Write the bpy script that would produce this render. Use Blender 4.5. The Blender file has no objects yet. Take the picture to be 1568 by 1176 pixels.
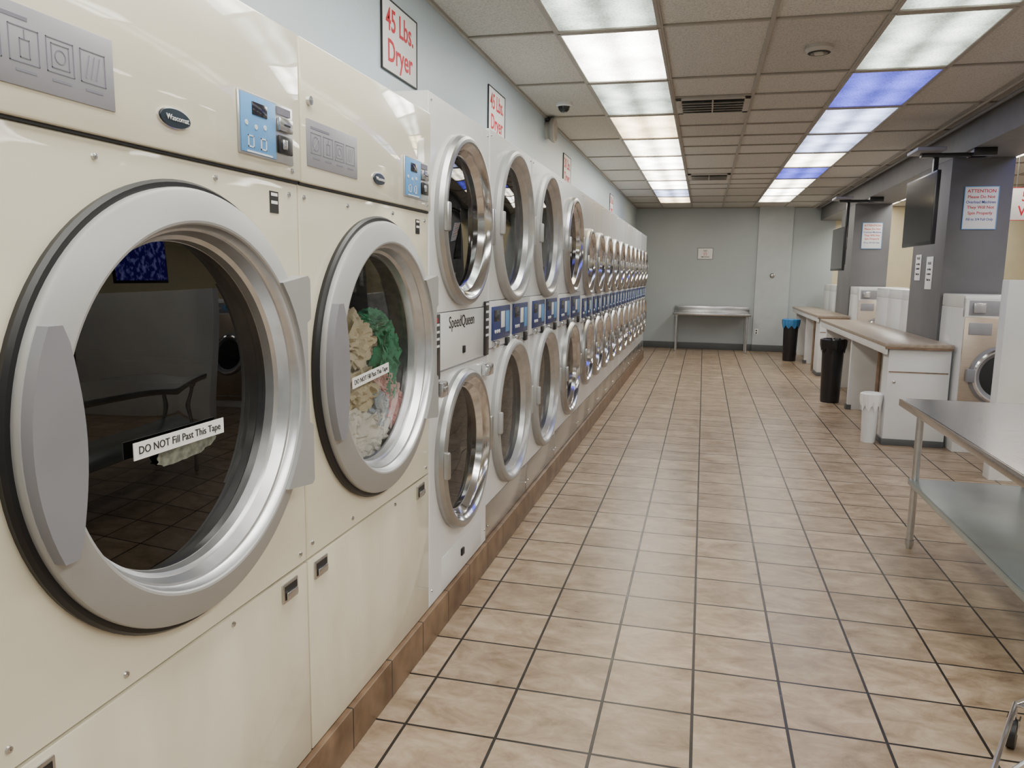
import bpy, bmesh, math, random
from mathutils import Vector, Matrix, noise
random.seed(4)
D=bpy.data
COL=bpy.context.scene.collection
# ------------------------------------------------------------ materials
def newmat(name):
    m=D.materials.new(name); m.use_nodes=True
    nt=m.node_tree; nt.nodes.clear()
    out=nt.nodes.new('ShaderNodeOutputMaterial')
    return m,nt,out
def N(nt,t,**kw):
    n=nt.nodes.new(t)
    for k,v in kw.items():
        if k in n.inputs.keys(): n.inputs[k].default_value=v
        else: setattr(n,k,v)
    return n
def pmat(name,col,rough=.5,metal=0,var=.06,nscale=6,bump=0,bscale=200,coat=0,stretch=(1,1,1),rvar=0.0,col2=None,spec=.5,crough=.05):
    m,nt,out=newmat(name); L=nt.links.new
    b=nt.nodes.new('ShaderNodeBsdfPrincipled'); L(b.outputs[0],out.inputs[0])
    b.inputs['Metallic'].default_value=metal; b.inputs['Roughness'].default_value=rough
    b.inputs['Coat Weight'].default_value=coat; b.inputs['Coat Roughness'].default_value=crough
    b.inputs['Specular IOR Level'].default_value=spec
    tc=nt.nodes.new('ShaderNodeTexCoord'); mp=nt.nodes.new('ShaderNodeMapping')
    mp.inputs['Scale'].default_value=stretch
    L(tc.outputs['Object'],mp.inputs[0])
    nz=N(nt,'ShaderNodeTexNoise'); nz.inputs['Scale'].default_value=nscale; nz.inputs['Detail'].default_value=5
    L(mp.outputs[0],nz.inputs[0])
    cr=nt.nodes.new('ShaderNodeValToRGB'); L(nz.outputs[0],cr.inputs[0])
    c2=col2 if col2 else tuple(max(0,c*(1-var*2)) for c in col)
    cr.color_ramp.elements[0].position=.32; cr.color_ramp.elements[1].position=.62
    cr.color_ramp.elements[0].color=(*c2,1); cr.color_ramp.elements[1].color=(*col,1)
    L(cr.outputs[0],b.inputs['Base Color'])
    if rvar:
        mr=nt.nodes.new('ShaderNodeMapRange'); L(nz.outputs[0],mr.inputs[0])
        mr.inputs['To Min'].default_value=max(0,rough-rvar); mr.inputs['To Max'].default_value=rough+rvar
        L(mr.outputs[0],b.inputs['Roughness'])
    if bump:
        n2=N(nt,'ShaderNodeTexNoise'); n2.inputs['Scale'].default_value=bscale; L(mp.outputs[0],n2.inputs[0])
        bp=nt.nodes.new('ShaderNodeBump'); bp.inputs['Strength'].default_value=bump; bp.inputs['Distance'].default_value=.01
        L(n2.outputs[0],bp.inputs['Height']); L(bp.outputs[0],b.inputs['Normal']); L(bp.outputs[0],b.inputs['Coat Normal'])
    return m
def emat(name,col,s,lo=.55):
    m,nt,out=newmat(name); L=nt.links.new
    e=nt.nodes.new('ShaderNodeEmission'); L(e.outputs[0],out.inputs[0]); e.inputs[0].default_value=(*col,1)
    tc=nt.nodes.new('ShaderNodeTexCoord')
    sp=nt.nodes.new('ShaderNodeSeparateXYZ'); L(tc.outputs['Object'],sp.inputs[0])
    a=N(nt,'ShaderNodeMath',operation='ABSOLUTE'); L(sp.outputs[0],a.inputs[0])
    d=N(nt,'ShaderNodeMath',operation='SUBTRACT'); L(a.outputs[0],d.inputs[0]); d.inputs[1].default_value=.14
    d2=N(nt,'ShaderNodeMath',operation='ABSOLUTE'); L(d.outputs[0],d2.inputs[0])
    mr=nt.nodes.new('ShaderNodeMapRange'); L(d2.outputs[0],mr.inputs[0])
    mr.interpolation_type='SMOOTHSTEP'
    mr.inputs['From Min'].default_value=0; mr.inputs['From Max'].default_value=.14
    mr.inputs['To Min'].default_value=1.3; mr.inputs['To Max'].default_value=lo
    nz=N(nt,'ShaderNodeTexNoise'); nz.inputs['Scale'].default_value=2.6; L(tc.outputs['Object'],nz.inputs[0])
    m2=nt.nodes.new('ShaderNodeMapRange'); L(nz.outputs[0],m2.inputs[0]); m2.inputs['From Min'].default_value=.3; m2.inputs['From Max'].default_value=.7; m2.inputs['To Min'].default_value=lo*s; m2.inputs['To Max'].default_value=1.35*s
    mm=N(nt,'ShaderNodeMath',operation='MULTIPLY'); L(mr.outputs[0],mm.inputs[0]); L(m2.outputs[0],mm.inputs[1])
    vo=nt.nodes.new('ShaderNodeTexVoronoi'); vo.inputs['Scale'].default_value=70; L(tc.outputs['Object'],vo.inputs[0])
    m3=nt.nodes.new('ShaderNodeMapRange'); L(vo.outputs['Distance'],m3.inputs[0]); m3.inputs['To Min'].default_value=1.2; m3.inputs['To Max'].default_value=.6
    m4=N(nt,'ShaderNodeMath',operation='MULTIPLY'); L(mm.outputs[0],m4.inputs[0]); L(m3.outputs[0],m4.inputs[1])
    L(m4.outputs[0],e.inputs[1])
    return m
def glassmat(name,tint,ior=1.5,rough=0.0):
    m,nt,out=newmat(name); L=nt.links.new
    t=nt.nodes.new('ShaderNodeBsdfTransparent'); t.inputs[0].default_value=(*tint,1)
    g=nt.nodes.new('ShaderNodeBsdfGlossy'); g.inputs['Roughness'].default_value=rough
    f=nt.nodes.new('ShaderNodeFresnel'); f.inputs[0].default_value=ior
    mx=nt.nodes.new('ShaderNodeMixShader'); L(f.outputs[0],mx.inputs[0]); L(t.outputs[0],mx.inputs[1]); L(g.outputs[0],mx.inputs[2])
    L(mx.outputs[0],out.inputs[0]); return m

CREAM=pmat('cream_enamel',(.84,.79,.63),.30,var=.03,nscale=2.5,coat=1.0,stretch=(1,1,3),bump=.30,bscale=2.2,crough=.03)
CREAMD=pmat('cream_enamel_scuffed',(.84,.79,.64),.33,var=.05,nscale=4,coat=.6,stretch=(1,1,.4),col2=(.70,.64,.49),bump=.15,bscale=2.2)
WHITE=pmat('white_enamel',(.80,.81,.82),.3,var=.02,coat=.4)
WHITEP=pmat('white_paint',(.78,.79,.80),.45,var=.04,nscale=3)
PAPER=pmat('paper_white',(.88,.88,.88),.7,var=.01)
SILVER=pmat('silver_painted_metal',(.42,.42,.42),.42,metal=.25,var=.03)
SILV2=pmat('brushed_aluminium',(.62,.63,.65),.28,metal=.85,var=.06,nscale=20)
HANDLE=pmat('grey_plastic',(.24,.24,.27),.45,var=.04)
CHROME=pmat('chrome',(.72,.72,.74),.13,metal=1,var=.02)
RIM=pmat('brushed_chrome_rim',(.46,.46,.46),.30,metal=.9,var=.04,nscale=20)
STEEL=pmat('stainless_steel',(.60,.60,.60),.24,metal=1,var=.03,nscale=5,stretch=(1,6,1),rvar=.04)
STEELF=pmat('stainless_front',(.60,.51,.42),.33,metal=.9,var=.05,nscale=8,stretch=(1,1,12))
DRUM=pmat('drum_steel',(.45,.45,.45),.35,metal=.6,var=.2,nscale=30)
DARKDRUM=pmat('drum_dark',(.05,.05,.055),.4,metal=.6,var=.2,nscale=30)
BLACK=pmat('black_rubber',(.012,.012,.014),.4,var=.1)
BLKPL=pmat('black_plastic',(.018,.018,.02),.3,var=.1)
SCREEN=pmat('tv_screen_glass',(.025,.027,.03),.12,var=.05)
BLUE=pmat('control_blue',(.14,.38,.76),.4,var=.05)
DKBLUE=pmat('control_dark_blue',(.03,.05,.19),.35,var=.1)
PLATE=pmat('instruction_plate',(.33,.33,.37),.4,metal=.2,var=.04)
PLATEG=pmat('instruction_print',(.19,.19,.24),.5,var=.04)
LCD=pmat('lcd_dark',(.02,.02,.03),.15)
OVAL=pmat('badge_navy',(.012,.025,.04),.3)
RED=pmat('red_ink',(.62,.02,.04),.6,var=.02)
BLKINK=pmat('black_ink',(.02,.02,.02),.6)
BLUEINK=pmat('blue_ink',(.05,.08,.4),.6)
WHINK=pmat('white_ink',(.8,.82,.85),.5)
WALLB=pmat('wall_paint_blue',(.51,.60,.67),.42,var=.02,nscale=1.5,bump=.12,bscale=40)
WALLF=pmat('wall_paint_grey',(.43,.475,.495),.45,var=.03,nscale=1.2,bump=.1,bscale=30)
WALLC=pmat('wall_paint_cream',(.62,.55,.38),.6,var=.03)
GREYD=pmat('grey_pillar_paint',(.15,.15,.16),.55,var=.05,nscale=3,bump=.1,bscale=30)
GREYM=pmat('grey_beam_paint',(.19,.19,.195),.6,var=.05)
BASEB=pmat('baseboard_vinyl',(.10,.105,.11),.5)
TBAR=pmat('ceiling_tbar',(.34,.31,.27),.5)
LAMIN=pmat('laminate_beige',(.40,.33,.26),.35,var=.12,nscale=25)
WOOD=pmat('worn_wood',(.26,.17,.11),.5,var=.2,nscale=10)
VENT=pmat('vent_metal',(.46,.43,.39),.5)
VENTD=pmat('vent_dark',(.03,.03,.03),.8)
GLASSD=glassmat('dark_tinted_glass',(.05,.05,.05),1.7)
GLASSC=glassmat('door_glass',(.94,.95,.95),1.33)
GLASSM=glassmat('door_glass_smoky',(.13,.135,.14),1.65)
SCUFF=pmat('tape_residue',(.20,.21,.17),.8,var=.3,nscale=60)

def tilefloor():
    m,nt,out=newmat('ceramic_floor_tile'); L=nt.links.new
    b=nt.nodes.new('ShaderNodeBsdfPrincipled'); L(b.outputs[0],out.inputs[0])
    g=nt.nodes.new('ShaderNodeNewGeometry'); mp=nt.nodes.new('ShaderNodeMapping')
    mp.inputs['Location'].default_value=(-.034+.331*40,-.05+.331*40,0); L(g.outputs['Position'],mp.inputs[0])
    br=nt.nodes.new('ShaderNodeTexBrick'); br.offset=0; br.squash=1
    for k,v in (('Scale',1),('Mortar Size',.0058),('Mortar Smooth',.2),('Bias',0),('Brick Width',.331),('Row Height',.331)): br.inputs[k].default_value=v
    br.inputs['Color1'].default_value=(0,0,0,1); br.inputs['Color2'].default_value=(1,1,1,1); br.inputs['Mortar'].default_value=(.5,.5,.5,1)
    L(mp.outputs[0],br.inputs[0])
    sc=N(nt,'ShaderNodeVectorMath',operation='SCALE'); L(br.outputs['Color'],sc.inputs[0]); sc.inputs[3].default_value=7.0
    ad=N(nt,'ShaderNodeVectorMath',operation='ADD'); L(mp.outputs[0],ad.inputs[0]); L(sc.outputs[0],ad.inputs[1])
    mp2=nt.nodes.new('ShaderNodeMapping'); mp2.inputs['Scale'].default_value=(.8,1.4,1); L(ad.outputs[0],mp2.inputs[0])
    nz=N(nt,'ShaderNodeTexNoise'); nz.inputs['Scale'].default_value=7.0; nz.inputs['Detail'].default_value=9; nz.inputs['Roughness'].default_value=.7; nz.inputs['Distortion'].default_value=.5
    L(mp2.outputs[0],nz.inputs[0])
    cr=nt.nodes.new('ShaderNodeValToRGB'); L(nz.outputs[0],cr.inputs[0]); e=cr.color_ramp.elements
    e[0].position=.30; e[0].color=(.185,.125,.078,1); e[1].position=.70; e[1].color=(.45,.36,.27,1)
    x=e.new(.5); x.color=(.325,.24,.165,1)
    mr=nt.nodes.new('ShaderNodeMapRange'); L(br.outputs['Color'],mr.inputs[0]); mr.inputs['To Min'].default_value=.88; mr.inputs['To Max'].default_value=1.1
    ml=N(nt,'ShaderNodeVectorMath',operation='SCALE'); L(cr.outputs[0],ml.inputs[0]); L(mr.outputs[0],ml.inputs[3])
    mx=N(nt,'ShaderNodeMix',data_type='RGBA'); L(br.outputs['Fac'],mx.inputs[0]); L(ml.outputs[0],mx.inputs[6]); mx.inputs[7].default_value=(.012,.009,.007,1)
    L(mx.outputs[2],b.inputs['Base Color'])
    r=nt.nodes.new('ShaderNodeMapRange'); L(nz.outputs[0],r.inputs[0]); r.inputs['To Min'].default_value=.18; r.inputs['To Max'].default_value=.48
    L(r.outputs[0],b.inputs['Roughness'])
    bp=nt.nodes.new('ShaderNodeBump'); bp.inputs['Distance'].default_value=.004; bp.inputs['Strength'].default_value=.7
    inv=N(nt,'ShaderNodeMath',operation='MULTIPLY_ADD'); L(br.outputs['Fac'],inv.inputs[0]); inv.inputs[1].default_value=-1
    n3=N(nt,'ShaderNodeMath',operation='MULTIPLY'); L(nz.outputs[0],n3.inputs[0]); n3.inputs[1].default_value=.5; L(n3.outputs[0],inv.inputs[2])
    L(inv.outputs[0],bp.inputs['Height']); L(bp.outputs[0],b.inputs['Normal'])
    return m
FLOOR=tilefloor()
def basetile():
    m,nt,out=newmat('brown_base_tile'); L=nt.links.new
    b=nt.nodes.new('ShaderNodeBsdfPrincipled'); L(b.outputs[0],out.inputs[0]); b.inputs['Roughness'].default_value=.35
    g=nt.nodes.new('ShaderNodeNewGeometry'); sp=nt.nodes.new('ShaderNodeSeparateXYZ'); L(g.outputs['Position'],sp.inputs[0])
    m1=N(nt,'ShaderNodeMath',operation='ADD'); L(sp.outputs[1],m1.inputs[0]); m1.inputs[1].default_value=20
    m2=N(nt,'ShaderNodeMath',operation='DIVIDE'); L(m1.outputs[0],m2.inputs[0]); m2.inputs[1].default_value=.331
    m3=N(nt,'ShaderNodeMath',operation='FRACT'); L(m2.outputs[0],m3.inputs[0])
    m4=N(nt,'ShaderNodeMath',operation='LESS_THAN'); L(m3.outputs[0],m4.inputs[0]); m4.inputs[1].default_value=.022
    nz=N(nt,'ShaderNodeTexNoise'); nz.inputs['Scale'].default_value=8; nz.inputs['Detail'].default_value=7; L(g.outputs['Position'],nz.inputs[0])
    cr=nt.nodes.new('ShaderNodeValToRGB'); L(nz.outputs[0],cr.inputs[0]); e=cr.color_ramp.elements
    e[0].position=.3; e[0].color=(.10,.055,.03,1); e[1].position=.7; e[1].color=(.23,.145,.085,1)
    mx=N(nt,'ShaderNodeMix',data_type='RGBA'); L(m4.outputs[0],mx.inputs[0]); L(cr.outputs[0],mx.inputs[6]); mx.inputs[7].default_value=(.02,.015,.012,1)
    L(mx.outputs[2],b.inputs['Base Color']); return m
BASET=basetile()
def ceilmat():
    m,nt,out=newmat('acoustic_ceiling_tile'); L=nt.links.new
    b=nt.nodes.new('ShaderNodeBsdfPrincipled'); L(b.outputs[0],out.inputs[0]); b.inputs['Roughness'].default_value=.85
    g=nt.nodes.new('ShaderNodeNewGeometry'); mp=nt.nodes.new('ShaderNodeMapping')
    mp.inputs['Location'].default_value=(.94+.625*20,-4.8+1.25*20,0); L(g.outputs['Position'],mp.inputs[0])
    br=nt.nodes.new('ShaderNodeTexBrick'); br.offset=0
    for k,v in (('Scale',1),('Mortar Size',0),('Brick Width',.625),('Row Height',1.25)): br.inputs[k].default_value=v
    br.inputs['Color1'].default_value=(.50,.475,.43,1); br.inputs['Color2'].default_value=(.62,.595,.545,1)
    L(mp.outputs[0],br.inputs[0])
    nz=N(nt,'ShaderNodeTexNoise'); nz.inputs['Scale'].default_value=95; nz.inputs['Detail'].default_value=3; L(g.outputs['Position'],nz.inputs[0])
    mr=nt.nodes.new('ShaderNodeMapRange'); L(nz.outputs[0],mr.inputs[0]); mr.inputs['From Min'].default_value=.35; mr.inputs['From Max'].default_value=.55; mr.inputs['To Min'].default_value=.70; mr.inputs['To Max'].default_value=1.0
    ml=N(nt,'ShaderNodeVectorMath',operation='SCALE'); L(br.outputs[0],ml.inputs[0]); L(mr.outputs[0],ml.inputs[3])
    L(ml.outputs[0],b.inputs['Base Color'])
    bp=nt.nodes.new('ShaderNodeBump'); bp.inputs['Strength'].default_value=.3; bp.inputs['Distance'].default_value=.004; L(nz.outputs[0],bp.inputs['Height']); L(bp.outputs[0],b.inputs['Normal'])
    return m
CEIL=ceilmat()

# ------------------------------------------------------------ mesh builder
class MB:
    def __init__(s): s.v=[];s.f=[];s.m=[];s.mats=[]
    def mi(s,mat):
        if mat not in s.mats: s.mats.append(mat)
        return s.mats.index(mat)
    def raw(s,vs,fs,mat,M=None):
        o=len(s.v); k=s.mi(mat)
        for p in vs:
            p=Vector(p)
            if M: p=M@p
            s.v.append(tuple(p))
        for f in fs: s.f.append([o+i for i in f]); s.m.append(k)
    def box(s,a,b,mat,bev=0,seg=2,M=None):
        bm=bmesh.new(); bmesh.ops.create_cube(bm,size=1)
        c=[(a[i]+b[i])/2 for i in range(3)]; d=[abs(b[i]-a[i]) for i in range(3)]
        for v in bm.verts: v.co=Vector((v.co.x*d[0]+c[0],v.co.y*d[1]+c[1],v.co.z*d[2]+c[2]))
        if bev:
            bev=min(bev,min(d)*.45)
            bmesh.ops.bevel(bm,geom=bm.edges[:],offset=bev,segments=seg,affect='EDGES',profile=.5)
        bm.verts.index_update()
        s.raw([v.co for v in bm.verts],[[v.index for v in f.verts] for f in bm.faces],mat,M); bm.free()
    def lathe(s,prof,c,mat,axis='X',n=64,M=None,sx=1,sy=1):
        c=Vector(c)
        ax={'X':Vector((1,0,0)),'Y':Vector((0,1,0)),'Z':Vector((0,0,1)),'-Y':Vector((0,-1,0))}[axis]
        e1,e2={'X':(Vector((0,1,0)),Vector((0,0,1))),'Y':(Vector((0,0,1)),Vector((1,0,0))),'-Y':(Vector((1,0,0)),Vector((0,0,1))),'Z':(Vector((1,0,0)),Vector((0,1,0)))}[axis]
        vs=[];fs=[]
        for (r,h) in prof:
            for i in range(n):
                a=2*math.pi*i/n
                vs.append(c+ax*h+e1*(r*math.cos(a)*sx)+e2*(r*math.sin(a)*sy))
        for j in range(len(prof)-1):
            for i in range(n):
                a=j*n+i;b=j*n+(i+1)%n
                fs.append([a,b,b+n,a+n])
        s.raw(vs,fs,mat,M)
    def tube(s,p0,p1,r,mat,n=12,M=None):
        p0=Vector(p0);p1=Vector(p1);d=(p1-p0).normalized()
        up=Vector((0,0,1)) if abs(d.z)<.9 else Vector((1,0,0))
        e1=d.cross(up).normalized();e2=d.cross(e1)
        vs=[];fs=[]
        for p in (p0,p1):
            for i in range(n):
                a=2*math.pi*i/n; vs.append(p+e1*r*math.cos(a)+e2*r*math.sin(a))
        for i in range(n): fs.append([i,(i+1)%n,n+(i+1)%n,n+i])
        fs.append(list(range(n))); fs.append(list(range(n,2*n)))
        s.raw(vs,fs,mat,M)
    def holeplate(s,x,y0,y1,z0,z1,cy,cz,r,mat,th=.02,n=64,M=None):
        ang=[2*math.pi*i/n for i in range(n)]
        for (yy,zz) in ((y0,z0),(y1,z0),(y0,z1),(y1,z1)):
            ang.append(math.atan2(zz-cz,yy-cy)%(2*math.pi))
        ang=sorted(set(round(a,6) for a in ang)); k=len(ang)
        inn=[];outr=[]
        for a in ang:
            c,sn=math.cos(a),math.sin(a); t=1e9
            if c>1e-9: t=min(t,(y1-cy)/c)
            if c<-1e-9: t=min(t,(y0-cy)/c)
            if sn>1e-9: t=min(t,(z1-cz)/sn)
            if sn<-1e-9: t=min(t,(z0-cz)/sn)
            inn.append((x,cy+r*c,cz+r*sn)); outr.append((x,cy+t*c,cz+t*sn))
        inb=[(x-th,p[1],p[2]) for p in inn]; ob=[(x-th,p[1],p[2]) for p in outr]
        e=.004
        outr2=[(x-e,p[1],p[2]) for p in outr]
        outr=[(x,p[1]+(e if p[1]<=y0+1e-6 else (-e if p[1]>=y1-1e-6 else 0)),p[2]+(e if p[2]<=z0+1e-6 else (-e if p[2]>=z1-1e-6 else 0))) for p in outr]
        vs=inn+outr+inb+ob+outr2; fs=[]
        for i in range(k):
            j=(i+1)%k
            fs.append([i,k+i,k+j,j]); fs.append([j,2*k+j,2*k+i,i]); fs.append([k+i,4*k+i,4*k+j,k+j]); fs.append([4*k+i,3*k+i,3*k+j,4*k+j])
        s.raw(vs,fs,mat,M)
    def prism(s,pts,x0,x1,mat,M=None):
        n=len(pts); vs=[(x0,p[0],p[1]) for p in pts]+[(x1,p[0],p[1]) for p in pts]
        fs=[list(range(n))[::-1],list(range(n,2*n))]+[[i,(i+1)%n,n+(i+1)%n,n+i] for i in range(n)]
        s.raw(vs,fs,mat,M)
    def mesh(s,name):
        me=D.meshes.new(name); me.from_pydata(s.v,[],s.f)
        for m in s.mats: me.materials.append(m)
        me.polygons.foreach_set('material_index',s.m)
        me.update()
        bm=bmesh.new(); bm.from_mesh(me); bmesh.ops.recalc_face_normals(bm,faces=bm.faces[:]); bm.to_mesh(me); bm.free()
        me.polygons.foreach_set('use_smooth',[True]*len(me.polygons))
        try: me.set_sharp_from_angle(angle=math.radians(26))
        except Exception: pass
        return me
    def obj(s,name,loc=(0,0,0),rotz=0,origin=None):
        if origin:
            o=Vector(origin); s.v=[tuple(Vector(p)-o) for p in s.v]; loc=origin
        return inst(s.mesh(name),name,loc,rotz)
def inst(me,name,loc=(0,0,0),rotz=0,parent=None):
    o=D.objects.new(name,me); COL.objects.link(o); o.location=loc; o.rotation_euler=(0,0,rotz)
    if parent: o.parent=parent
    return o
ROT={'+X':(math.pi/2,0,math.pi/2),'-Y':(math.pi/2,0,0),'-X':(math.pi/2,0,-math.pi/2)}
def txt(body,size,loc,face,mat,parent,tilt=0,name='lettering',sx=1,bold=0):
    cu=D.curves.new(name,'FONT'); cu.body=body; cu.size=size; cu.align_x='CENTER'; cu.align_y='CENTER'; cu.extrude=.0006
    cu.resolution_u=3; cu.offset=bold
    cu.materials.append(mat)
    o=D.objects.new(name,cu); COL.objects.link(o)
    M=Matrix.Translation(Vector(loc))@ (Matrix.Rotation(ROT[face][2],4,'Z')@Matrix.Rotation(math.pi/2,4,'X')@Matrix.Rotation(tilt,4,'Z')@Matrix.Diagonal((sx,1,1,1)))
    o.parent=parent
    pm=Matrix.Translation(parent.location)@Matrix.Rotation(parent.rotation_euler[2],4,'Z')
    o.matrix_basis=pm.inverted()@M
    return o

H=3.05; XL=-1.51; YF=17.3; YB=-2.6; XR=7.0; FX=-1.09
# ------------------------------------------------------------ room shell
def shell(name,a,b,mat,bev=0):
    mb=MB(); mb.box(a,b,mat,bev); c=[(a[i]+b[i])/2 for i in range(3)]
    return mb.obj(name,origin=c)
shell('floor',(-2.2,YB,-.1),(XR,YF,0),FLOOR)
shell('ceiling',(-2.2,YB,H),(XR,YF,H+.1),CEIL)
shell('wall_left',(-2.3,YB,0),(-2.15,YF,H),WALLB)
shell('wall_left_bulkhead',(-2.15,YB,2.335),(XL,15.2,H),WALLB)
shell('wall_left_far',(-2.15,15.2,0),(XL,YF,H),WALLB)
shell('wall_far',(-2.3,YF,0),(2.6,YF+.15,H),WALLF)
shell('wall_far_right',(2.6,YF,0),(XR,YF+.15,H),WALLC)
shell('wall_right',(XR,YB,0),(XR+.15,YF,H),WALLC)
shell('wall_back',(-2.3,YB-.15,0),(XR,YB,H),WALLF)
shell('wall_far_pilaster',(1.07,YF-.07,0),(1.76,YF,H),pmat('pilaster_paint',(.49,.535,.555),.45,var=.03))
shell('baseboard_far',(XL,YF-.02,0),(1.07,YF,.14),BASEB,.003)
shell('baseboard_far_pilaster',(1.06,YF-.09,0),(1.77,YF-.07,.14),BASEB,.003)
shell('baseboard_far_right',(1.77,YF-.02,0),(XR,YF,.14),BASEB,.003)
shell('baseboard_left',(-1.115,-1.2,0),(-1.07,15.0,.15),BASET,.004)
shell('trim_1',(-2.15,-1.2,0),(-1.116,15.0,.145),BASET)
shell('wall_partition',(2.3,6.74,0),(4.9,6.88,1.6),WHITEP,.004)
shell('beam_soffit',(2.3,YB,2.77),(2.85,YF,H),GREYM,.004)
shell('pillar',(2.3,8.5,0),(2.85,9.7,2.77),GREYD,.004)
shell('pillar',(2.3,13.5,0),(2.85,14.7,2.77),GREYD,.004)
shell('wall_left_end',(-2.15,15.0,0),(-1.1,15.05,2.335),WALLB)

# ceiling grid
mb=MB()
xs=[-.94+.625*k for k in range(0,6) if -.94+.625*k<2.3]+[2.95+.61*k for k in range(0,7)]
ys=[4.8+1.25*k for k in range(-5,11)]
for x in xs: mb.box((x-.013,YB,H-.012),(x+.013,YF,H),TBAR,.002,1)
for y in ys: mb.box((XL,y-.013,H-.0125),(2.3,y+.013,H-.0005),TBAR,.002,1); mb.box((2.85,y-.013,H-.0125),(XR,y+.013,H-.0005),TBAR,.002,1)
for y in [6.675,7.925,9.175,11.675,12.925]:
    for (a,b) in ((-.315,.31),(.31,.935)): mb.box((a,y-.013,H-.0122),(b,y+.013,H-.0003),TBAR,.002,1)
mb.box((XL,YB,H-.02),(XL+.02,YF,H-.001),TBAR); mb.box((2.28,YB,H-.02),(2.30,YF,H-.001),TBAR); mb.box((XL,YF-.02,H-.02),(2.3,YF,H-.001),TBAR)
mb.obj('trim_ceiling_grid',origin=(0,7,H))

# lights
EM={'w':emat('diffuser_white',(1,.98,.90),14),'g':emat('diffuser_dim',(.92,1,.88),3.4,.4),'y':emat('diffuser_warm',(1,.80,.50),7),
    'b':emat('diffuser_blue',(.17,.18,1.0),2.0,.7),'c':emat('diffuser_cool',(.60,.68,1.0),4.2,.5),'m':emat('diffuser_mild',(1,.92,.76),10)}
def light(x,y,k):
    mb=MB(); w=.29;l=.605
    for sx in (-1,1):
        mb.box((sx*(w+.011)-.011,-l,-.016),(sx*(w+.011)+.011,l,-.002),TBAR,.002,1)
    for sy in (-1,1): mb.box((-w,sy*l-.016,-.018),(w,sy*l+.016,-.002),TBAR,.002,1)
    mb.raw([(-w,-l,-.008),(w,-l,-.008),(w,l,-.008),(-w,l,-.008)],[[0,3,2,1]],EM[k])
    mb.obj('fluorescent_ceiling_light',(x,y,H-.0))
left='wwwwgwgymwmwcyww'; right='wwwwggbccmbmwmww'
for i in range(16):
    y=4.8+1.25*(i-5)+.625
    if y>16.1: continue
    light(-.6275,y,left[i]); light(1.2475,y,right[i])
for i,k in enumerate('wwwcymwbmwmwwwm'):
    y=4.8+1.25*(i-5)+.625
    light(3.255,y,k)
    if i%2==0: light(5.1,y,'w')

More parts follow.
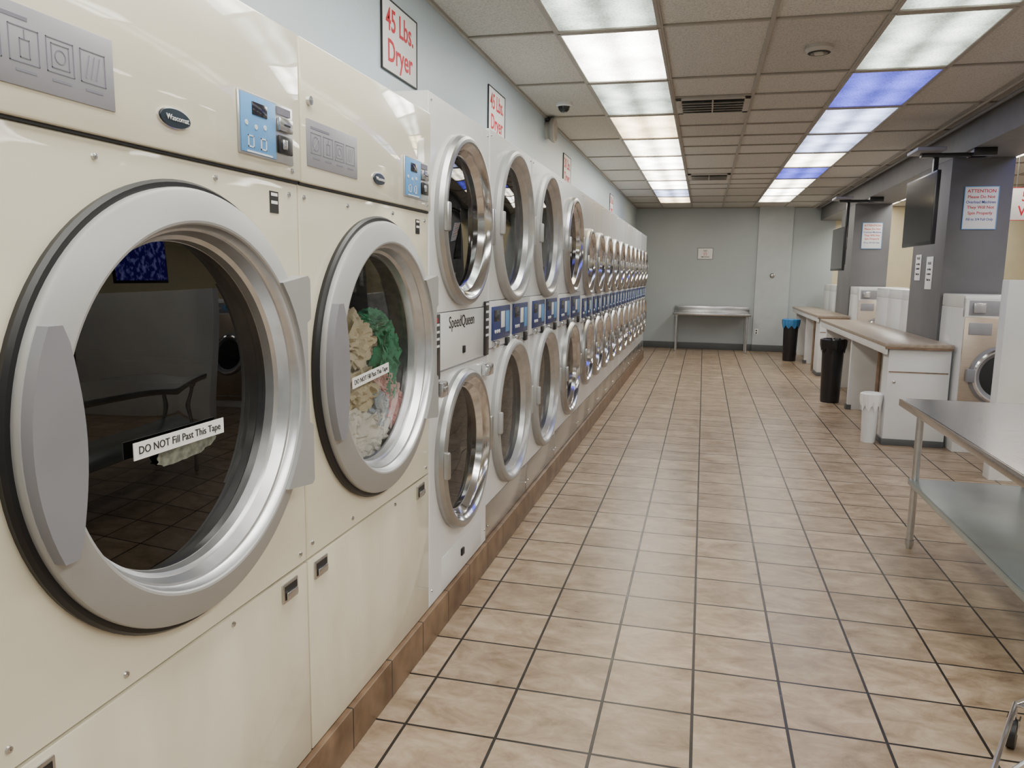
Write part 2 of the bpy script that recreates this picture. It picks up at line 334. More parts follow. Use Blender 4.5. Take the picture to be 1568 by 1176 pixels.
# ------------------------------------------------------------ big dryers
def big_dryer(y0,glass,drum):
    mb=MB(); W=1.03; y1=y0+W; g=.003; cy=y0+.53; cz=1.300
    xb=-2.1
    for (a,b) in (((xb,y0+g,.15),(FX-.02,y0+.02,2.22)),((xb,y1-.02,.15),(FX-.02,y1-g,2.22)),((xb,y0+.02,2.2),(FX-.02,y1-.02,2.22)),((xb,y0+.02,.15),(FX-.02,y1-.02,.17)),((xb,y0+.02,.17),(xb+.02,y1-.02,2.2))):
        mb.box(a,b,CREAM)
    mb.box((FX-.035,y0+g,.15),(FX-.03,y1-g,.5),BLACK)
    mb.box((FX-.02,y0+g,.152),(FX,y1-g,.752),CREAMD,.004)
    mb.holeplate(FX,y0+g,y1-g,.758,1.832,cy,cz,.395,CREAM,n=96)
    mb.box((FX-.02,y0+g,1.838),(FX+.012,y1-g,2.22),CREAM,.006)
    mb.box((FX-.02,y0+g,1.832),(FX+.002,y1-g,1.838),BLACK)
    # drum
    mb.lathe([(.395,-.005),(.372,-.05),(.372,-.75),(.001,-.75)],(FX,cy,cz),drum,n=64)
    for k in range(3):
        a=k*2.094+.6
        M=Matrix.Translation((FX-.42,cy,cz))@Matrix.Rotation(a,4,'X')
        mb.box((-.30,-.03,.30),(.30,.03,.37),drum,.01,M=M)
    # gasket + door ring
    mb.lathe([(.482,.0),(.484,.012),(.478,.020),(.462,.020)],(FX,cy,cz),BLACK,n=96)
    mb.lathe([(.466,.005),(.468,.030),(.466,.036),(.460,.040),(.400,.057),(.395,.056),(.392,.052)],(FX,cy,cz),SILVER,n=128)
    mb.lathe([(.392,.052),(.387,.034),(.384,.030),(.379,.028),(.370,.0),(.366,-.004),(.361,-.008),(.358,-.030),(.350,-.032)],(FX,cy,cz),SILV2,n=128)
    mb.lathe([(.357,-.030),(.25,-.026),(.001,-.022)],(FX,cy,cz),glass,n=96)
    # door handle: crescent plate
    pts=[]
    for i in range(15):
        a=math.radians(180-26+52*i/14); pts.append((cy+.464*math.cos(a),cz+.464*math.sin(a)))
    for i in range(15):
        t=i/14; zz=-.464*math.sin(math.radians(26))*(1-2*t)
        pts.append((cy-.382+.030*math.sin(math.pi*t)-(.006 if i in (0,14) else 0),cz+zz))
    mb.prism(pts,FX+.03,FX+.061,HANDLE)
    # hinge plate right
    o=[]
    for i in range(13):
        a=math.radians(42-84*i/12); o.append((cy+.40*math.cos(a),cz+.40*math.sin(a)))
    e=.435
    pts=[(cy+e-.012,cz-.285),(cy+e,cz-.275),(cy+e,cz-.12),(cy+e-.02,cz-.11),(cy+e-.02,cz+.16),(cy+e,cz+.17),(cy+e,cz+.275),(cy+e-.012,cz+.285)]
    mb.prism(o+pts,FX+.02,FX+.066,SILVER)
    # control panel
    cx=FX+.012
    mb.box((cx,y0+.735,1.872),(cx+.006,y0+.98,2.018),SILV2,.003)
    mb.box((cx+.006,y0+.74,1.877),(cx+.009,y0+.89,2.013),BLUE,.001)
    mb.box((cx+.009,y0+.785,1.968),(cx+.011,y0+.85,1.998),LCD,.001)
    for i in range(2):
        a,b=y0+.765+i*.055,y0+.79+i*.055
        for q in (((cx+.009,a,1.89),(cx+.0102,b,1.893)),((cx+.009,a,1.915),(cx+.0102,b,1.918)),((cx+.009,a,1.89),(cx+.0102,a+.003,1.918)),((cx+.009,b-.003,1.89),(cx+.0102,b,1.918))): mb.box(q[0],q[1],WHINK)
    for k,q in enumerate(((.76,1.945),(.80,1.94),(.84,1.945))): mb.lathe([(.006,0),(.006,.0015),(.001,.0015)],(cx+.009,y0+q[0],q[1]),WHINK,n=16)
    mb.box((cx+.009,y0+.76,1.878),(cx+.0102,y0+.87,1.882),WHINK)
    mb.box((cx+.006,y0+.9,1.95),(cx+.016,y0+.965,1.985),STEEL,.003); mb.box((cx+.0155,y0+.92,1.964),(cx+.0165,y0+.95,1.969),BLACK)
    mb.box((cx+.006,y0+.9,1.992),(cx+.008,y0+.965,2.01),PLATEG)
    mb.box((cx+.006,y0+.9,1.895),(cx+.014,y0+.965,1.94),BLKPL,.003); mb.box((cx+.013,y0+.91,1.905),(cx+.02,y0+.93,1.93),STEEL,.003)
    # instruction plate with icons
    mb.box((cx,y0+.03,1.885),(cx+.003,y0+.345,2.012),PLATE,.001)
    def fr(ya,yb,za,zb,t=.0016,M=None):
        for q in (((cx+.003,ya,za),(cx+.0037,yb,za+t)),((cx+.003,ya,zb-t),(cx+.0037,yb,zb)),((cx+.003,ya,za),(cx+.0037,ya+t,zb)),((cx+.003,yb-t,za),(cx+.0037,yb,zb))): mb.box(q[0],q[1],PLATEG,M=M)
    for i in range(4):
        yy=y0+.05+i*.072
        fr(yy,yy+.058,1.922,1.978)
        if i==0: mb.lathe([(.020,0),(.020,.0006),(.0175,.0006),(.0175,0)],(cx+.003,yy+.029,1.95),PLATEG,n=24); mb.tube((cx+.0033,yy+.012,1.932),(cx+.0033,yy+.046,1.968),.0009,PLATEG,4)
        elif i==1: fr(yy+.02,yy+.04,1.93,1.96); mb.tube((cx+.0033,yy+.03,1.96),(cx+.0033,yy+.03,1.974),.0009,PLATEG,4)
        elif i==2: fr(yy+.01,yy+.048,1.93,1.97); mb.lathe([(.012,0),(.012,.0006),(.010,.0006),(.010,0)],(cx+.003,yy+.029,1.95),PLATEG,n=20)
        else:
            for k in range(3): mb.tube((cx+.0033,yy+.012+k*.012,1.93),(cx+.0033,yy+.022+k*.012,1.97),.0009,PLATEG,4)
        mb.box((cx+.003,yy+.01,1.908),(cx+.0036,yy+.05,1.912),PLATEG)
    mb.box((cx+.003,y0+.05,1.988),(cx+.0036,y0+.16,1.994),PLATEG)
    # badge
    mb.lathe([(1,0),(1,.004),(.001,.006)],(cx,y0+.51,1.905),CHROME,n=32,sx=.050,sy=.021)
    mb.lathe([(1,0),(1,.006),(.001,.007)],(cx,y0+.51,1.905),OVAL,n=32,sx=.046,sy=.0185)
    mb.box((FX,y0+.885,1.745),(FX+.002,y0+.925,1.80),BLKINK); mb.box((FX+.002,y0+.89,1.768),(FX+.0025,y0+.92,1.776),PAPER); mb.box((FX+.002,y0+.89,1.788),(FX+.0025,y0+.92,1.796),PAPER)
    for (yy,zz,x0) in ((.3,1.80,FX),(.98,1.80,FX),(.66,1.805,FX),(.03,1.80,FX),(.03,.80,FX),(.99,.79,FX),(.3,.79,FX),(.66,.73,FX),(.98,1.86,cx)):
        mb.lathe([(.007,0),(.006,.004),(.001,.005)],(x0,y0+yy,zz),STEEL,n=12)
    mb.lathe([(.012,0),(.012,.01),(.001,.011)],(cx,y0+.045,2.06),STEEL,n=20)
    for yy in (.035,.885):
        mb.box((FX,y0+yy,.682),(FX+.006,y0+yy+.08,.738),STEEL,.003)
        mb.box((FX+.0055,y0+yy+.008,.69),(FX+.007,y0+yy+.072,.73),BLACK)
        mb.box((FX+.006,y0+yy+.012,.692),(FX+.014,y0+yy+.068,.712),STEEL,.003)
    o=mb.obj('commercial_tumble_dryer',origin=(FX-.5,y0+.515,0))
    txt('Wascomat',.016,(cx+.0075,y0+.515,1.905),'+X',WHINK,o)
    return o
d1=big_dryer(.91,GLASSD,DARKDRUM)
d2=big_dryer(1.94,GLASSC,DRUM)
d0=big_dryer(-.12,GLASSD,DARKDRUM)
def tape(parent,cy,cz,L,tilt,sz):
    mb=MB()
    M=Matrix.Translation((FX-.012,cy,cz))@Matrix.Rotation(tilt,4,'X')
    mb.box((-.001,-L/2,-.018),(.001,L/2,.018),PAPER,M=M)
    t=mb.mesh('tape_label'); o=D.objects.new('tape_label',t); COL.objects.link(o); o.parent=parent
    o.matrix_basis=Matrix.Translation(-parent.location)
    txt('DO NOT Fill Past This Tape',sz,(FX-.0105,cy,cz),'+X',BLKINK,parent,tilt)
tape(d1,1.43,1.230,.30,math.radians(0),.0235)
tape(d2,2.43,1.243,.30,math.radians(4),.0235)
mb=MB()
random.seed(2)
pts=[]
for i in range(40):
    a=2*math.pi*i/40; r=1+random.uniform(-.10,.10)
    pts.append((1.445+.10*r*math.cos(a),1.200+.022*r*math.sin(a)+.006*math.cos(a)))
mb.prism(pts,FX-.016,FX-.0145,SCUFF)
t=mb.mesh('tape_residue'); o=D.objects.new('tape_residue',t); COL.objects.link(o); o.parent=d1; o.matrix_basis=Matrix.Translation(-d1.location)

# laundry in second dryer
def cloth(bm_mb,c,r,mat,seed,amp=.35,fr=2.0):
    bm=bmesh.new(); bmesh.ops.create_icosphere(bm,subdivisions=5,radius=1)
    off=Vector((seed*7.3,seed*3.1,seed*1.7))
    for v in bm.verts:
        p=v.co.copy()
        w=Vector((noise.noise(p*1.1+off),noise.noise(p*1.1+off+Vector((9,0,0))),noise.noise(p*1.1+off+Vector((0,9,0)))))
        q=p*fr+w*1.6+off
        n=1-abs(noise.noise(q))*2.2; n2=1-abs(noise.noise(q*2.3))*2
        d=1+amp*(n-.4)+amp*.3*(n2-.4)+.25*noise.noise(p*1.3+off)
        v.co=Vector((p.x*r[0]*d+c[0],p.y*r[1]*d+c[1],p.z*r[2]*d+c[2]))
        dy=v.co.y-2.47; dz=v.co.z-1.30; rr=math.hypot(dy,dz)
        if rr>.359: v.co.y=2.47+dy*.359/rr; v.co.z=1.30+dz*.359/rr
        if v.co.x>FX-.035: v.co.x=FX-.035-.04*abs(noise.noise(q*1.5))
    bm.verts.index_update()
    bm_mb.raw([v.co for v in bm.verts],[[v.index for v in f.verts] for f in bm.faces],mat); bm.free()
def clothm(n,c,c2=None): return pmat(n,c,.9,var=.10,nscale=10,bump=.3,bscale=300,col2=c2)
mb=MB()
cB=clothm('towel_beige',(.74,.65,.46)); cG=clothm('towel_green',(.08,.38,.20)); cP=clothm('towel_pink',(.88,.38,.38),(.85,.66,.62)); cW=clothm('linen_white',(.93,.90,.84)); cS=clothm('cloth_blue_grey',(.46,.54,.63),(.8,.82,.82)); cK=clothm('cloth_taupe',(.34,.28,.21))
for i,(c,r,m) in enumerate([((-1.20,2.42,1.36),(.08,.13,.10),cB),((-1.26,2.55,1.33),(.09,.12,.11),cK),((-1.17,2.68,1.27),(.06,.085,.15),cG),((-1.19,2.64,1.40),(.06,.06,.05),cG),
    ((-1.20,2.26,1.24),(.07,.07,.11),cS),((-1.17,2.70,1.09),(.06,.08,.10),cP),((-1.17,2.58,1.10),(.06,.07,.07),cS),((-1.17,2.50,1.01),(.06,.18,.08),cW),((-1.18,2.33,1.07),(.06,.13,.09),cW),((-1.20,2.46,1.19),(.07,.13,.09),cB),((-1.36,2.5,1.12),(.13,.26,.16),cK),((-1.17,2.64,1.17),(.05,.06,.06),cP)]):
    cloth(mb,c,r,m,i+1)
mb.obj('laundry_pile',origin=(-1.3,2.5,1.1))

# ------------------------------------------------------------ stacked dryers
def stack_mesh(W,R,chrome,steelkick,top=2.31,czs=(.78,1.84),label=True):
    mb=MB(); g=.003; cy=W/2; zm=(czs[0]+czs[1])/2
    xb=-1.0
    for (a,b) in (((xb,g,.15),(-.02,.02,top)),((xb,W-.02,.15),(-.02,W-g,top)),((xb,.02,top-.02),(-.02,W-.02,top)),((xb,.02,.15),(-.02,W-.02,.17)),((xb,.02,.17),(xb+.02,W-.02,top-.02))):
        mb.box(a,b,WHITE)
    kick=min(czs[0]-R-.02,.36)
    if steelkick and kick>.2: mb.box((-.02,g,.152),(-.003,W-g,kick-.003),STEEL,.003); zb=kick
    else: zb=.152
    bandlo,bandhi=zm-.125,zm+.125
    for k,cz in enumerate(czs):
        rg=R-.085
        mb.holeplate(0,g,W-g,zb if k==0 else bandhi+.003,bandlo-.003 if k==0 else top,cy,cz,rg+.015,WHITE,n=48)
        mb.lathe([(rg+.02,-.02),(rg+.02,-.7),(.001,-.7)],(0,cy,cz),DRUM,n=40)
        rim=RIM if chrome else SILVER
        mb.lathe([(R,.0),(R+.002,.02),(R-.006,.040),(R-.018,.048)],(0,cy,cz),rim,n=64)
        mb.lathe([(R-.018,.048),(R-.030,.050),(R-.038,.046)],(0,cy,cz),rim,n=64)
        mb.lathe([(R-.038,.046),(R-.056,.022),(R-.066,.016),(rg+.003,-.012),(rg-.006,-.014)],(0,cy,cz),CHROME if chrome else SILV2,n=64)
        mb.lathe([(rg-.004,-.012),(.001,-.006)],(0,cy,cz),GLASSM,n=64)
        mb.box((0,cy+R-.03,cz-.09),(.056,cy+R+.012,cz+.09),rim,.008)
        mb.box((.04,cy-R+.004,cz-.06),(.066,cy-R+.035,cz+.06),rim,.008)
    mb.box((-.02,g,bandlo),(.004,W-g,bandhi),WHITE,.004)
    mb.box((.004,g+.004,bandlo+.0),(.0065,W-g,bandlo+.004),HANDLE)
    if label=='old':
        mb.box((.004,.015,bandlo-.03),(.016,.10,bandhi+.0),BLKPL,.004)
        for i in range(4): mb.box((.016,.03,bandhi-.05-i*.03),(.0172,.085,bandhi-.04-i*.03),WHINK)
        mb.box((.016,.03,bandhi-.035),(.018,.06,bandhi-.015),RED)
        mb.box((.004,.03,bandlo-.10),(.05,.11,bandlo-.035),CHROME,.008)
        mb.box((.05,.045,bandlo-.075),(.056,.09,bandlo-.055),STEEL,.003)
        mb.box((.004,W-.09,bandlo-.0),(.014,W-.02,bandhi+.03),BLKPL,.003)
        for i in range(5): mb.box((.014,W-.08,bandhi+.01-i*.04),(.0152,W-.03,bandhi+.022-i*.04),WHINK)
        mb.box((.004,W-.12,bandlo-.10),(.045,W-.03,bandlo-.04),CHROME,.008)
        mb.box((.0,W*.5,bandlo+.05),(.012,W*.5+.03,bandlo+.085),BLACK,.003); mb.box((.0,W*.5-.01,.23),(.012,W*.5+.03,.265),BLACK,.003)
        mb.box((.0,.16,.17),(.003,W-.1,.32),WHITEP,.003)
    else:
        for s in (0,1):
            y=.05+s*(W*.5-.03); w=W*.38
            mb.box((.004,y,bandlo+.04),(.014,y+w,bandhi-.03),DKBLUE,.003)
            mb.box((.014,y+w*.06,bandlo+.14),(.0155,y+w*.36,bandhi-.05),LCD,.001)
            mb.box((.014,y+w*.45,bandlo+.10),(.0155,y+w*.66,bandhi-.06),PAPER,.001)
            mb.box((.014,y+w*.72,bandlo+.07),(.0155,y+w*.94,bandhi-.06),BLUE,.001)
            for i in range(3): mb.lathe([(.010,0),(.010,.004),(.001,.005)],(.014,y+w*(.12+i*.11),bandlo+.085),WHINK,n=12)
            mb.box((.004,y+.02,bandlo-.0),(.03,y+.09,bandlo+.035),CHROME,.005)
            mb.box((.004,y+w-.08,bandlo-.02),(.02,y+w-.02,bandlo+.035),BLKPL,.004)
    for (yy,zz) in ((.03,top-.03),(W-.03,top-.03),(.03,.22),(W-.03,.22)):
        mb.lathe([(.006,0),(.005,.004),(.001,.005)],(0,yy,zz),STEEL,n=10)
    return mb.mesh('stacked_dryer')
s1=inst(stack_mesh(.89,.38,True,False,czs=(.77,1.828),label='old'),'stacked_tumble_dryer',(FX,2.972,0))
txt('SpeedQueen',.075,(FX+.005,2.972+.44,1.375),'+X',BLKINK,s1)
m2=stack_mesh(.98,.425,False,True,czs=(.79,1.86),top=2.325)
inst(m2,'stacked_tumble_dryer',(FX,3.87,0)); inst(m2,'stacked_tumble_dryer',(FX,4.865,0))
inst(stack_mesh(1.12,.395,True,True,czs=(.80,1.83),top=2.325),'stacked_tumble_dryer',(FX,5.86,0))
m3=stack_mesh(.715,.315,True,True,czs=(.85,1.71),top=2.325)
for k in range(11): inst(m3,'stacked_tumble_dryer',(FX,6.995+k*.72,0))

# signs
def sign(name,c,w,h,face,lines,border=None,frame=None):
    mb=MB(); M=Matrix.Rotation({'+X':0,'-Y':-math.pi/2,'-X':math.pi}[face],4,'Z')
    mb.box((0,-w/2,-h/2),(.006,w/2,h/2),PAPER,.001,M=M)
    if frame:
        t=.006
        for (a,b) in (((0,-w/2-t,-h/2-t),(.009,w/2+t,-h/2)),((0,-w/2-t,h/2),(.009,w/2+t,h/2+t)),((0,-w/2-t,-h/2),(.009,-w/2,h/2)),((0,w/2,-h/2),(.009,w/2+t,h/2))): mb.box(a,b,frame,M=M)
    n=M@Vector((1,0,0))
    c=(c[0]+n.x*.001,c[1]+n.y*.001,c[2])
    o=mb.obj(name,c)
    for (body,size,dz,mat,sx) in lines:
        txt(body,size,(c[0]+n.x*.0068,c[1]+n.y*.0068,c[2]+dz),face,mat,o,sx=sx,bold=size*.012)
    return o
def dsign(y,z=2.705,txtn='45 Lbs.'):
    return sign('dryer_capacity_sign',(XL,y,z),.44,.32,'+X',[(txtn,.145,.07,RED,.85),('Dryer',.145,-.07,RED,.9)],frame=BLKINK)
dsign(3.70); dsign(5.52,2.72); dsign(8.45,2.70,'30 Lbs.'); dsign(12.6,2.70,'30 Lbs.')
sign('no_smoking_sign',(0.0,YF,2.07),.31,.23,'-Y',[('NO',.05,.06,BLKINK,1),('SMOKING',.04,-.07,BLKINK,1),('(/)',.08,0,RED,1)],frame=BLKINK)
lines=[('ATTENTION',.045,.16,RED,1),('Please Do Not',.04,.105,RED,1),('Overload Machines',.037,.055,BLUEINK,.9),('They Will Not',.04,.005,RED,1),('Spin Properly',.04,-.05,RED,1),('Fill to 3/4 Full Only',.034,-.11,BLUEINK,.9)]
sign('attention_notice',(2.58,8.498,2.29),.29,.40,'-Y',lines,frame=BLUE)
sign('attention_notice',(2.58,13.498,2.27),.29,.40,'-Y',lines,frame=BLUE)
l3=[('PLEASE',.04,.10,BLKINK,1),('no dyeing',.035,.04,BLKINK,1),('in washers',.035,-.01,BLKINK,1),('Thank you',.035,-.07,BLKINK,1)]
sign('paper_notice',(2.3,8.95,1.66),.24,.34,'-X',l3); sign('paper_notice',(2.3,9.4,1.72),.22,.28,'-X',l3)
o=sign('washer_capacity_sign',(3.50,9.6,2.42),.66,.34,'-Y',[('55 Lbs.',.15,.075,RED,.9),('Washer',.15,-.08,RED,.9)],frame=RED)
mb=MB(); mb.tube((3.25,9.6,2.57),(3.25,9.6,3.05),.003,STEEL); mb.tube((3.8,9.6,2.57),(3.8,9.6,3.05),.003,STEEL); w=mb.mesh('wires'); w=inst(w,'hanging_wires'); w.parent=o; w.matrix_basis=Matrix.Translation(-o.location)

# ------------------------------------------------------------ ceiling devices
mb=MB(); mb.lathe([(.07,0),(.07,-.02),(.055,-.03)],(0,0,0),WHITE,'Z',n=32); mb.lathe([(.052,-.025),(.045,-.055),(.025,-.075),(.001,-.08)],(0,0,0),SCREEN,'Z',n=32)
mb.obj('dome_security_camera',(-1.24,6.75,H))
mb=MB(); mb.lathe([(.085,0),(.085,-.02),(.07,-.04),(.05,-.045),(.048,-.03),(.03,-.03),(.028,-.05),(.001,-.052)],(0,0,0),VENT,'Z',n=40); mb.lathe([(.07,-.035),(.068,-.042),(.052,-.046)],(0,0,0),VENTD,'Z',n=40)
me=mb.mesh('smoke_detector'); inst(me,'smoke_detector',(.64,5.42,H))
def vent(x,y):
    mb=MB(); mb.box((-.27,-.27,-.02),(.27,.27,-.012),VENTD)
    for a,b in (((-.3,-.3,-.022),(.3,-.25,-.0)),((-.3,.25,-.022),(.3,.3,-.0)),((-.3,-.3,-.022),(-.25,.3,0)),((.25,-.3,-.022),(.3,.3,0))): mb.box(a,b,VENT,.003)
    for i in range(5):
        M=Matrix.Translation((0,-.19+i*.095,-.025))@Matrix.Rotation(.6,4,'X'); mb.box((-.25,-.03,-.002),(.25,.03,.002),VENT,M=M)
    mb.box((-.006,-.25,-.04),(.006,.25,-.02),VENT)
    mb.obj('ceiling_air_vent',(x,y,H))
vent(0,6.99); vent(0,11.9)
mb=MB(); mb.lathe([(.08,0),(.08,.03),(.11,.06),(.115,.09),(.10,.095),(.07,.07),(.04,.06),(.001,.07)],(0,0,0),VENT,'X',n=32); mb.box((0,-.05,.08),(.04,.05,.11),BLKPL,.005)
mb.obj('alarm_horn',(XL,7.3,2.93))

# ------------------------------------------------------------ tables
STEELSH=pmat('galvanised_shelf',(.40,.45,.46),.32,metal=.6,var=.05,nscale=5)
def steel_table(name,x0,x1,y0,y1,zt,shelf,splash=None,legin=.07):
    mb=MB()
    mb.box((x0,y0,zt-.004),(x1,y1,zt),STEEL)
    lip=.045
    for a,b in (((x0,y0,zt-lip),(x1,y0+.012,zt)),((x0,y1-.012,zt-lip),(x1,y1,zt)),((x0,y0,zt-lip),(x0+.012,y1,zt)),((x1-.012,y0,zt-lip),(x1,y1,zt))): mb.box(a,b,STEEL,.004)
    if splash: mb.box((x0,y1-.015,zt),(x1,y1,zt+splash),STEEL,.003)
    for x in (x0+legin,x1-legin):
        for y in (y0+legin,y1-legin):
            mb.tube((x,y,.03),(x,y,zt-.004),.0205,SILV2,16)
            mb.lathe([(.024,.05),(.026,.03),(.018,.0),(.001,.0)],(x,y,0),SILV2,'Z',n=16)
            mb.lathe([(.03,-.09),(.034,-.08),(.034,-.04),(.024,-.004)],(x,y,zt),SILV2,'Z',n=16)
    if shelf:
        mb.box((x0+legin-.03,y0+legin-.03,shelf-.006),(x1-legin+.03,y1-legin+.03,shelf),STEELSH,.002)
        for a,b in (((x0+legin-.03,y0+legin-.03,shelf-.035),(x0+legin-.022,y1-legin+.03,shelf)),((x1-legin+.022,y0+legin-.03,shelf-.035),(x1-legin+.03,y1-legin+.03,shelf)),((x0+legin-.03,y1-legin+.022,shelf-.035),(x1-legin+.03,y1-legin+.03,shelf)),((x0+legin-.03,y0+legin-.03,shelf-.035),(x1-legin+.03,y0+legin-.022,shelf))): mb.box(a,b,STEELSH,.003)
    return mb.obj(name,origin=((x0+x1)/2,(y0+y1)/2,0))
steel_table('stainless_steel_table',-.60,.98,16.55,17.26,.82,None,splash=.12)
steel_table('stainless_steel_worktable',1.17,1.95,2.92,4.95,.89,.42,legin=.10)

# laundry cart (chrome wire): wide base frame, narrower basket above
mb=MB()
w_,l_=.58,.58
pts=[(0,l_),(0,0),(w_,0),(w_,l_)]
cxx,cyy=w_/2,l_/2
def fl(p,z):
    k=1.0 if z<.2 else .62+.12*(z-.34)/.46
    return (cxx+.05*(z>.2)+(p[0]-cxx)*k,cyy+(p[1]-cyy)*k,z)
for i in range(4):
    a=pts[i];b=pts[(i+1)%4]
    for z,r in ((.16,.009),(.34,.006),(.50,.005),(.65,.005),(.80,.011)): mb.tube(fl(a,z),fl(b,z),r,CHROME)
    mb.tube(fl(a,.16),fl(a,.34),.008,CHROME); mb.tube(fl(a,.34),fl(a,.80),.008,CHROME)
    for k in range(1,9):
        t=k/9; p=(a[0]+(b[0]-a[0])*t,a[1]+(b[1]-a[1])*t)
        mb.tube(fl(p,.34),fl(p,.80),.0028,CHROME,6)
    mb.tube((a[0],a[1],.165),(a[0],a[1],.10),.008,CHROME)
    mb.tube((a[0]-.013,a[1],.05),(a[0]+.013,a[1],.05),.05,BLACK,24)
    mb.box((a[0]-.02,a[1]-.02,.06),(a[0]-.015,a[1]+.02,.11),CHROME); mb.box((a[0]+.015,a[1]-.02,.06),(a[0]+.02,a[1]+.02,.11),CHROME)
for k in range(1,9):
    p=(0,l_*k/9); q=(w_,l_*k/9); mb.tube(fl(p,.34),fl(q,.34),.0028,CHROME,6)
mb.obj('laundry_cart',(.855,2.27,0),rotz=-math.radians(26))

# ------------------------------------------------------------ counters
def counter(x0,x1,y0,y1,endcab):
    mb=MB(); zt=.99
    mb.box((x0,y0,zt-.035),(x1,y1,zt),LAMIN,.004)
    mb.box((x0+.004,y0+.003,zt-.055),(x1,y0+.02,zt-.03),WOOD,.002)
    mb.box((x0+.01,y0+.02,zt-.11),(x0+.03,y1-.02,zt-.035),WHITEP,.002)
    mb.box((x0+.05,y0+.05,.06),(x1-.005,y0+endcab,zt-.035),WHITEP,.003)
    mb.box((x0+.04,y0+.04,.0),(x1-.005,y0+endcab,.06),BASEB,.002)
    mb.box((x0+.06,y0+.044,zt-.28),(x1-.02,y0+.052,zt-.27),WOOD)
    mb.lathe([(.012,0),(.014,.02),(.001,.024)],(x0+.11,y0+.05,.62),STEEL,'-Y',n=12)
    n=max(1,int((y1-y0-endcab)/1.4))
    for i in range(1,n+1):
        y=y0+endcab+(y1-y0-endcab)*i/n-.12
        mb.box((x0+.08,y-.04,.0),(x1-.005,y+.04,zt-.035),WHITEP,.003)
        mb.box((x0+.06,y-.05,.0),(x0+.12,y+.05,.06),BASEB)
    mb.box((x1-.02,y0+endcab,0),(x1-.005,y1-.01,zt-.035),WHITEP)
    mb.tube((x0+.07,y0+endcab+.25,.0),(x0+.07,y0+endcab+.25,zt-.04),.022,WOOD,16)
    return mb.obj('folding_counter',origin=((x0+x1)/2,(y0+y1)/2,0))
counter(1.70,2.295,7.87,12.1,.28)
counter(1.81,2.295,13.2,16.9,.5)

# ------------------------------------------------------------ washers
def washer_mesh(W=.70,Dp=.72,Ht=1.46):
    mb=MB(); h=Ht
    mb.box((-Dp,-W/2,.0),(-.015,W/2,h-.12),WHITE,.006)
    mb.box((-.02,-W/2+.004,.10),(0,W/2-.004,h-.20),STEELF,.005)
    mb.box((-.06,-W/2+.01,0),(-.02,W/2-.01,.10),BASEB)
    mb.prism([(-W/2,h-.2),(W/2,h-.2),(W/2,h-.03),(-W/2,h-.03)],-.06,-.0,WHITE)
    mb.box((-Dp,-W/2,h-.12),(-.03,W/2,h),WHITE,.01)
    mb.box((0,-W/2+.03,h-.185),(.004,W/2-.03,h-.05),PLATE,.002)
    mb.box((.004,-.02,h-.15),(.007,.12,h-.08),BLUE,.001); mb.box((.006,.0,h-.12),(.008,.06,h-.10),LCD)
    for i in range(4): mb.lathe([(.009,0),(.009,.004),(.001,.005)],(.004,.16+i*.03,h-.12),WHINK,n=12)
    mb.box((.004,-W/2+.06,h-.16),(.03,-W/2+.16,h-.07),STEEL,.004)
    mb.box((0,-.31,h-.36),(.008,-.12,h-.25),PLATE,.004)
    c=(0,0,.73); R=.28
    mb.lathe([(R,0),(R+.002,.03),(R-.02,.055),(R-.05,.06),(R-.07,.045),(R-.085,.03)],c,HANDLE,n=48)
    mb.lathe([(R-.02,.0555),(R-.035,.064),(R-.05,.0605)],c,CHROME,n=48)
    mb.lathe([(R-.084,.03),(.12,.045),(.001,.05)],c,SCREEN,n=48)
    mb.box((.02,-R-.03,.67),(.075,-R+.04,.79),HANDLE,.01); mb.box((0,R-.03,.66),(.05,R+.03,.80),STEEL,.008)
    mb.box((0,-W/2+.05,.15),(.004,W/2-.05,.17),STEEL)
    return mb.mesh('washer')
WM=washer_mesh()
R90=math.pi/2
def washer(x,y,rot): return inst(WM,'front_load_washing_machine',(x,y,0),rot)
washer(2.67,7.76,-R90); washer(2.67,12.76,-R90)
for k in range(3): washer(3.12,10.1+k*.72,0)
for k in range(7): washer(3.3,-.9+k*.74,math.pi)
for k in range(12): washer(6.2,4.5+k*.74,math.pi)
for k in range(3): washer(3.12,15.12+k*.72,0)

# ------------------------------------------------------------ TVs
def tv(y0,y1,z0,z1,x,screen=SCREEN,hang=False):
    mb=MB(); cy=(y0+y1)/2; cz=(z0+z1)/2
    mb.box((x,y0,z0),(x+.035,y1,z1),BLKPL,.006)
    mb.box((x+.03,y0+.15,z0+.08),(x+.07,y1-.15,z1-.15),BLKPL,.015)
    mb.box((x-.002,y0+.018,z0+.03),(x+.001,y1-.018,z1-.018),screen)
    mb.box((x+.07,cy-.15,cz-.05),(x+.09,cy+.15,cz+.20),BLKPL,.003)
    mb.box((x+.09,cy-.03,cz),(x+.13,cy+.03,2.765 if hang else 2.75),BLKPL,.004)
    if not hang:
        mb.box((x-.02,cy-.04,2.70),(2.42,cy+.04,2.735),BLKPL,.004)
        mb.box((x-.10,cy-.22,2.735),(x+.14,cy+.16,2.765),HANDLE,.006)
        mb.box((2.29,cy-.10,2.70),(2.48,cy+.10,2.768),BLKPL,.004)
    return mb.obj('wall_mounted_television',origin=(x+.05,cy,cz))
tv(7.44,8.46,1.90,2.53,1.90); tv(11.9,12.95,1.70,2.33,1.91)
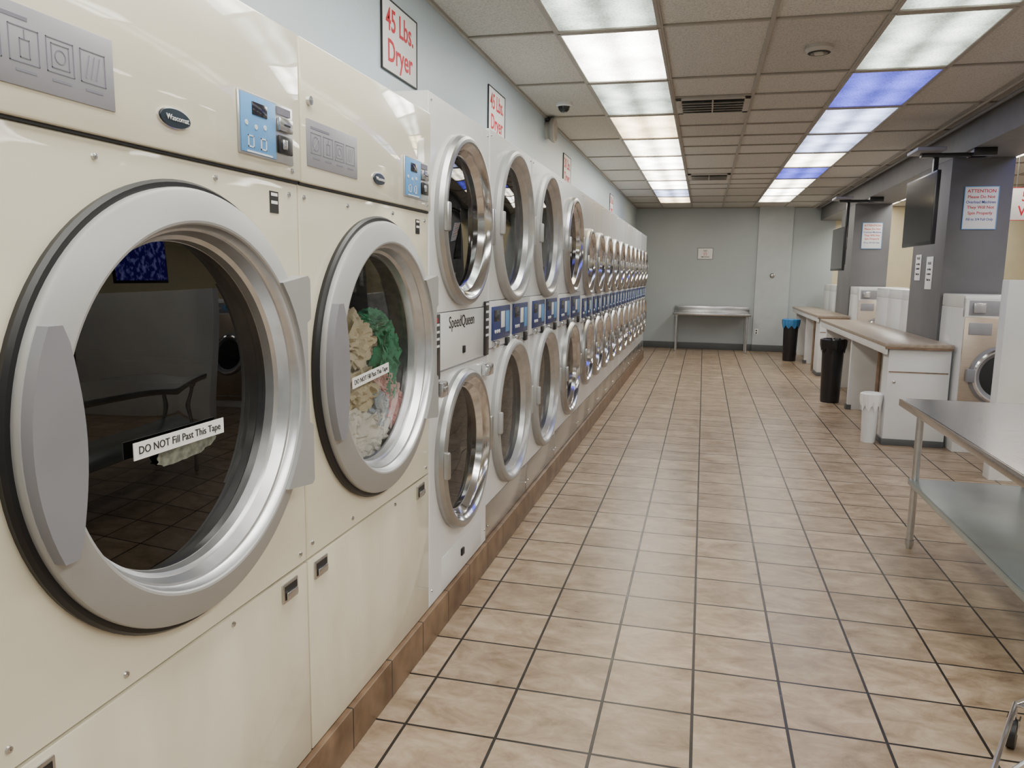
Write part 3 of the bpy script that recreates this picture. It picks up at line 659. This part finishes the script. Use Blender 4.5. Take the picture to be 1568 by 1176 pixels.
def tvon():
    m,nt,out=newmat('tv_screen_lit'); L=nt.links.new
    e=nt.nodes.new('ShaderNodeEmission'); L(e.outputs[0],out.inputs[0])
    tc=nt.nodes.new('ShaderNodeTexCoord'); nz=N(nt,'ShaderNodeTexNoise'); nz.inputs['Scale'].default_value=16; L(tc.outputs['Object'],nz.inputs[0])
    cr=nt.nodes.new('ShaderNodeValToRGB'); L(nz.outputs[0],cr.inputs[0]); q=cr.color_ramp.elements
    q[0].position=.48; q[0].color=(.03,.015,.22,1); q[1].position=.66; q[1].color=(.3,.3,.8,1)
    L(cr.outputs[0],e.inputs[0]); e.inputs[1].default_value=1.6; return m
tv(5.35,6.30,1.68,2.21,2.70,tvon(),True)

# ------------------------------------------------------------ bins
def bin_(name,x,y,r,h,m,bag):
    mb=MB(); n=32
    mb.lathe([(.001,0),(r*.82,0),(r*.86,.02),(r,h-.04),(r+.012,h-.035),(r+.014,h),(r-.01,h),(r-.02,h-.05),(r*.8,.03),(.001,.03)],(0,0,0),m,'Z',n=n)
    if bag:
        vs=[];fs=[]; nn=48
        ls=[(r+.010,h-.13),(r+.022,h-.06),(r+.022,h+.01),(r+.005,h+.022),(r-.02,h-.02),(r-.04,h-.2),(.001,h-.25)]
        for j,(rr,hh) in enumerate(ls):
            for i in range(nn):
                a=2*math.pi*i/nn; w=1+.03*math.sin(i*1.9+j)+.02*math.sin(i*3.3)
                vs.append((rr*w*math.cos(a),rr*w*math.sin(a),hh+(.03*math.sin(i*1.1) if j==0 else 0)))
        for j in range(len(ls)-1):
            for i in range(nn): fs.append([j*nn+i,j*nn+(i+1)%nn,(j+1)*nn+(i+1)%nn,(j+1)*nn+i])
        mb.raw(vs,fs,bag)
    mb.obj(name,(x,y,0))
BAGB=pmat('bin_bag_blue',(.05,.22,.50),.35,var=.1); BAGK=pmat('bin_bag_black',(.012,.012,.013),.3,var=.1)
bin_('trash_can',1.655,10.5,.135,.80,BLKPL,BAGK)
bin_('trash_can',1.66,15.5,.14,.78,BLKPL,BAGB)
bin_('waste_basket',1.645,8.02,.078,.47,WHITEP,PAPER)

mb=MB(); mb.box((1.11,YF-.078,.36),(1.18,YF-.07,.48),PAPER,.003); mb.box((1.13,YF-.080,.38),(1.16,YF-.078,.41),BLKINK); mb.box((1.13,YF-.080,.43),(1.16,YF-.078,.46),BLKINK)
mb.obj('electrical_outlet',origin=(1.145,YF-.075,.42))
mb=MB(); mb.lathe([(.05,0),(.05,.02),(.03,.04),(.001,.045)],(1.40,YF-.07,1.62),STEEL,'-Y',n=24); mb.obj('round_wall_thermostat',origin=(1.40,YF-.07,1.62))
mb=MB(); mb.tube((2.22,-2,3.0),(2.22,17.2,3.0),.014,GREYM); mb.tube((2.14,-2,3.02),(2.14,17.2,3.02),.010,TBAR); mb.obj('trim_conduit',origin=(2.2,8,3.0))

# ------------------------------------------------------------ world + camera
w=D.worlds.new('World'); bpy.context.scene.world=w; w.use_nodes=True
w.node_tree.nodes['Background'].inputs[0].default_value=(.6,.65,.7,1); w.node_tree.nodes['Background'].inputs[1].default_value=.3
cam=D.cameras.new('Camera'); co=D.objects.new('Camera',cam); COL.objects.link(co)
cam.sensor_width=36; cam.lens=1170/1568*36; cam.clip_start=.05
ya=math.radians(13.87); p=math.radians(8.27); r=.014
F=Vector((-math.sin(ya)*math.cos(p),math.cos(ya)*math.cos(p),-math.sin(p))); Rv=Vector((math.cos(ya),math.sin(ya),0)); U=Rv.cross(F)
R2=(Rv+U*r).normalized(); U2=(U-Rv*r).normalized()
co.matrix_world=Matrix(((R2.x,U2.x,-F.x,0),(R2.y,U2.y,-F.y,0),(R2.z,U2.z,-F.z,1.6),(0,0,0,1)))
bpy.context.scene.camera=co
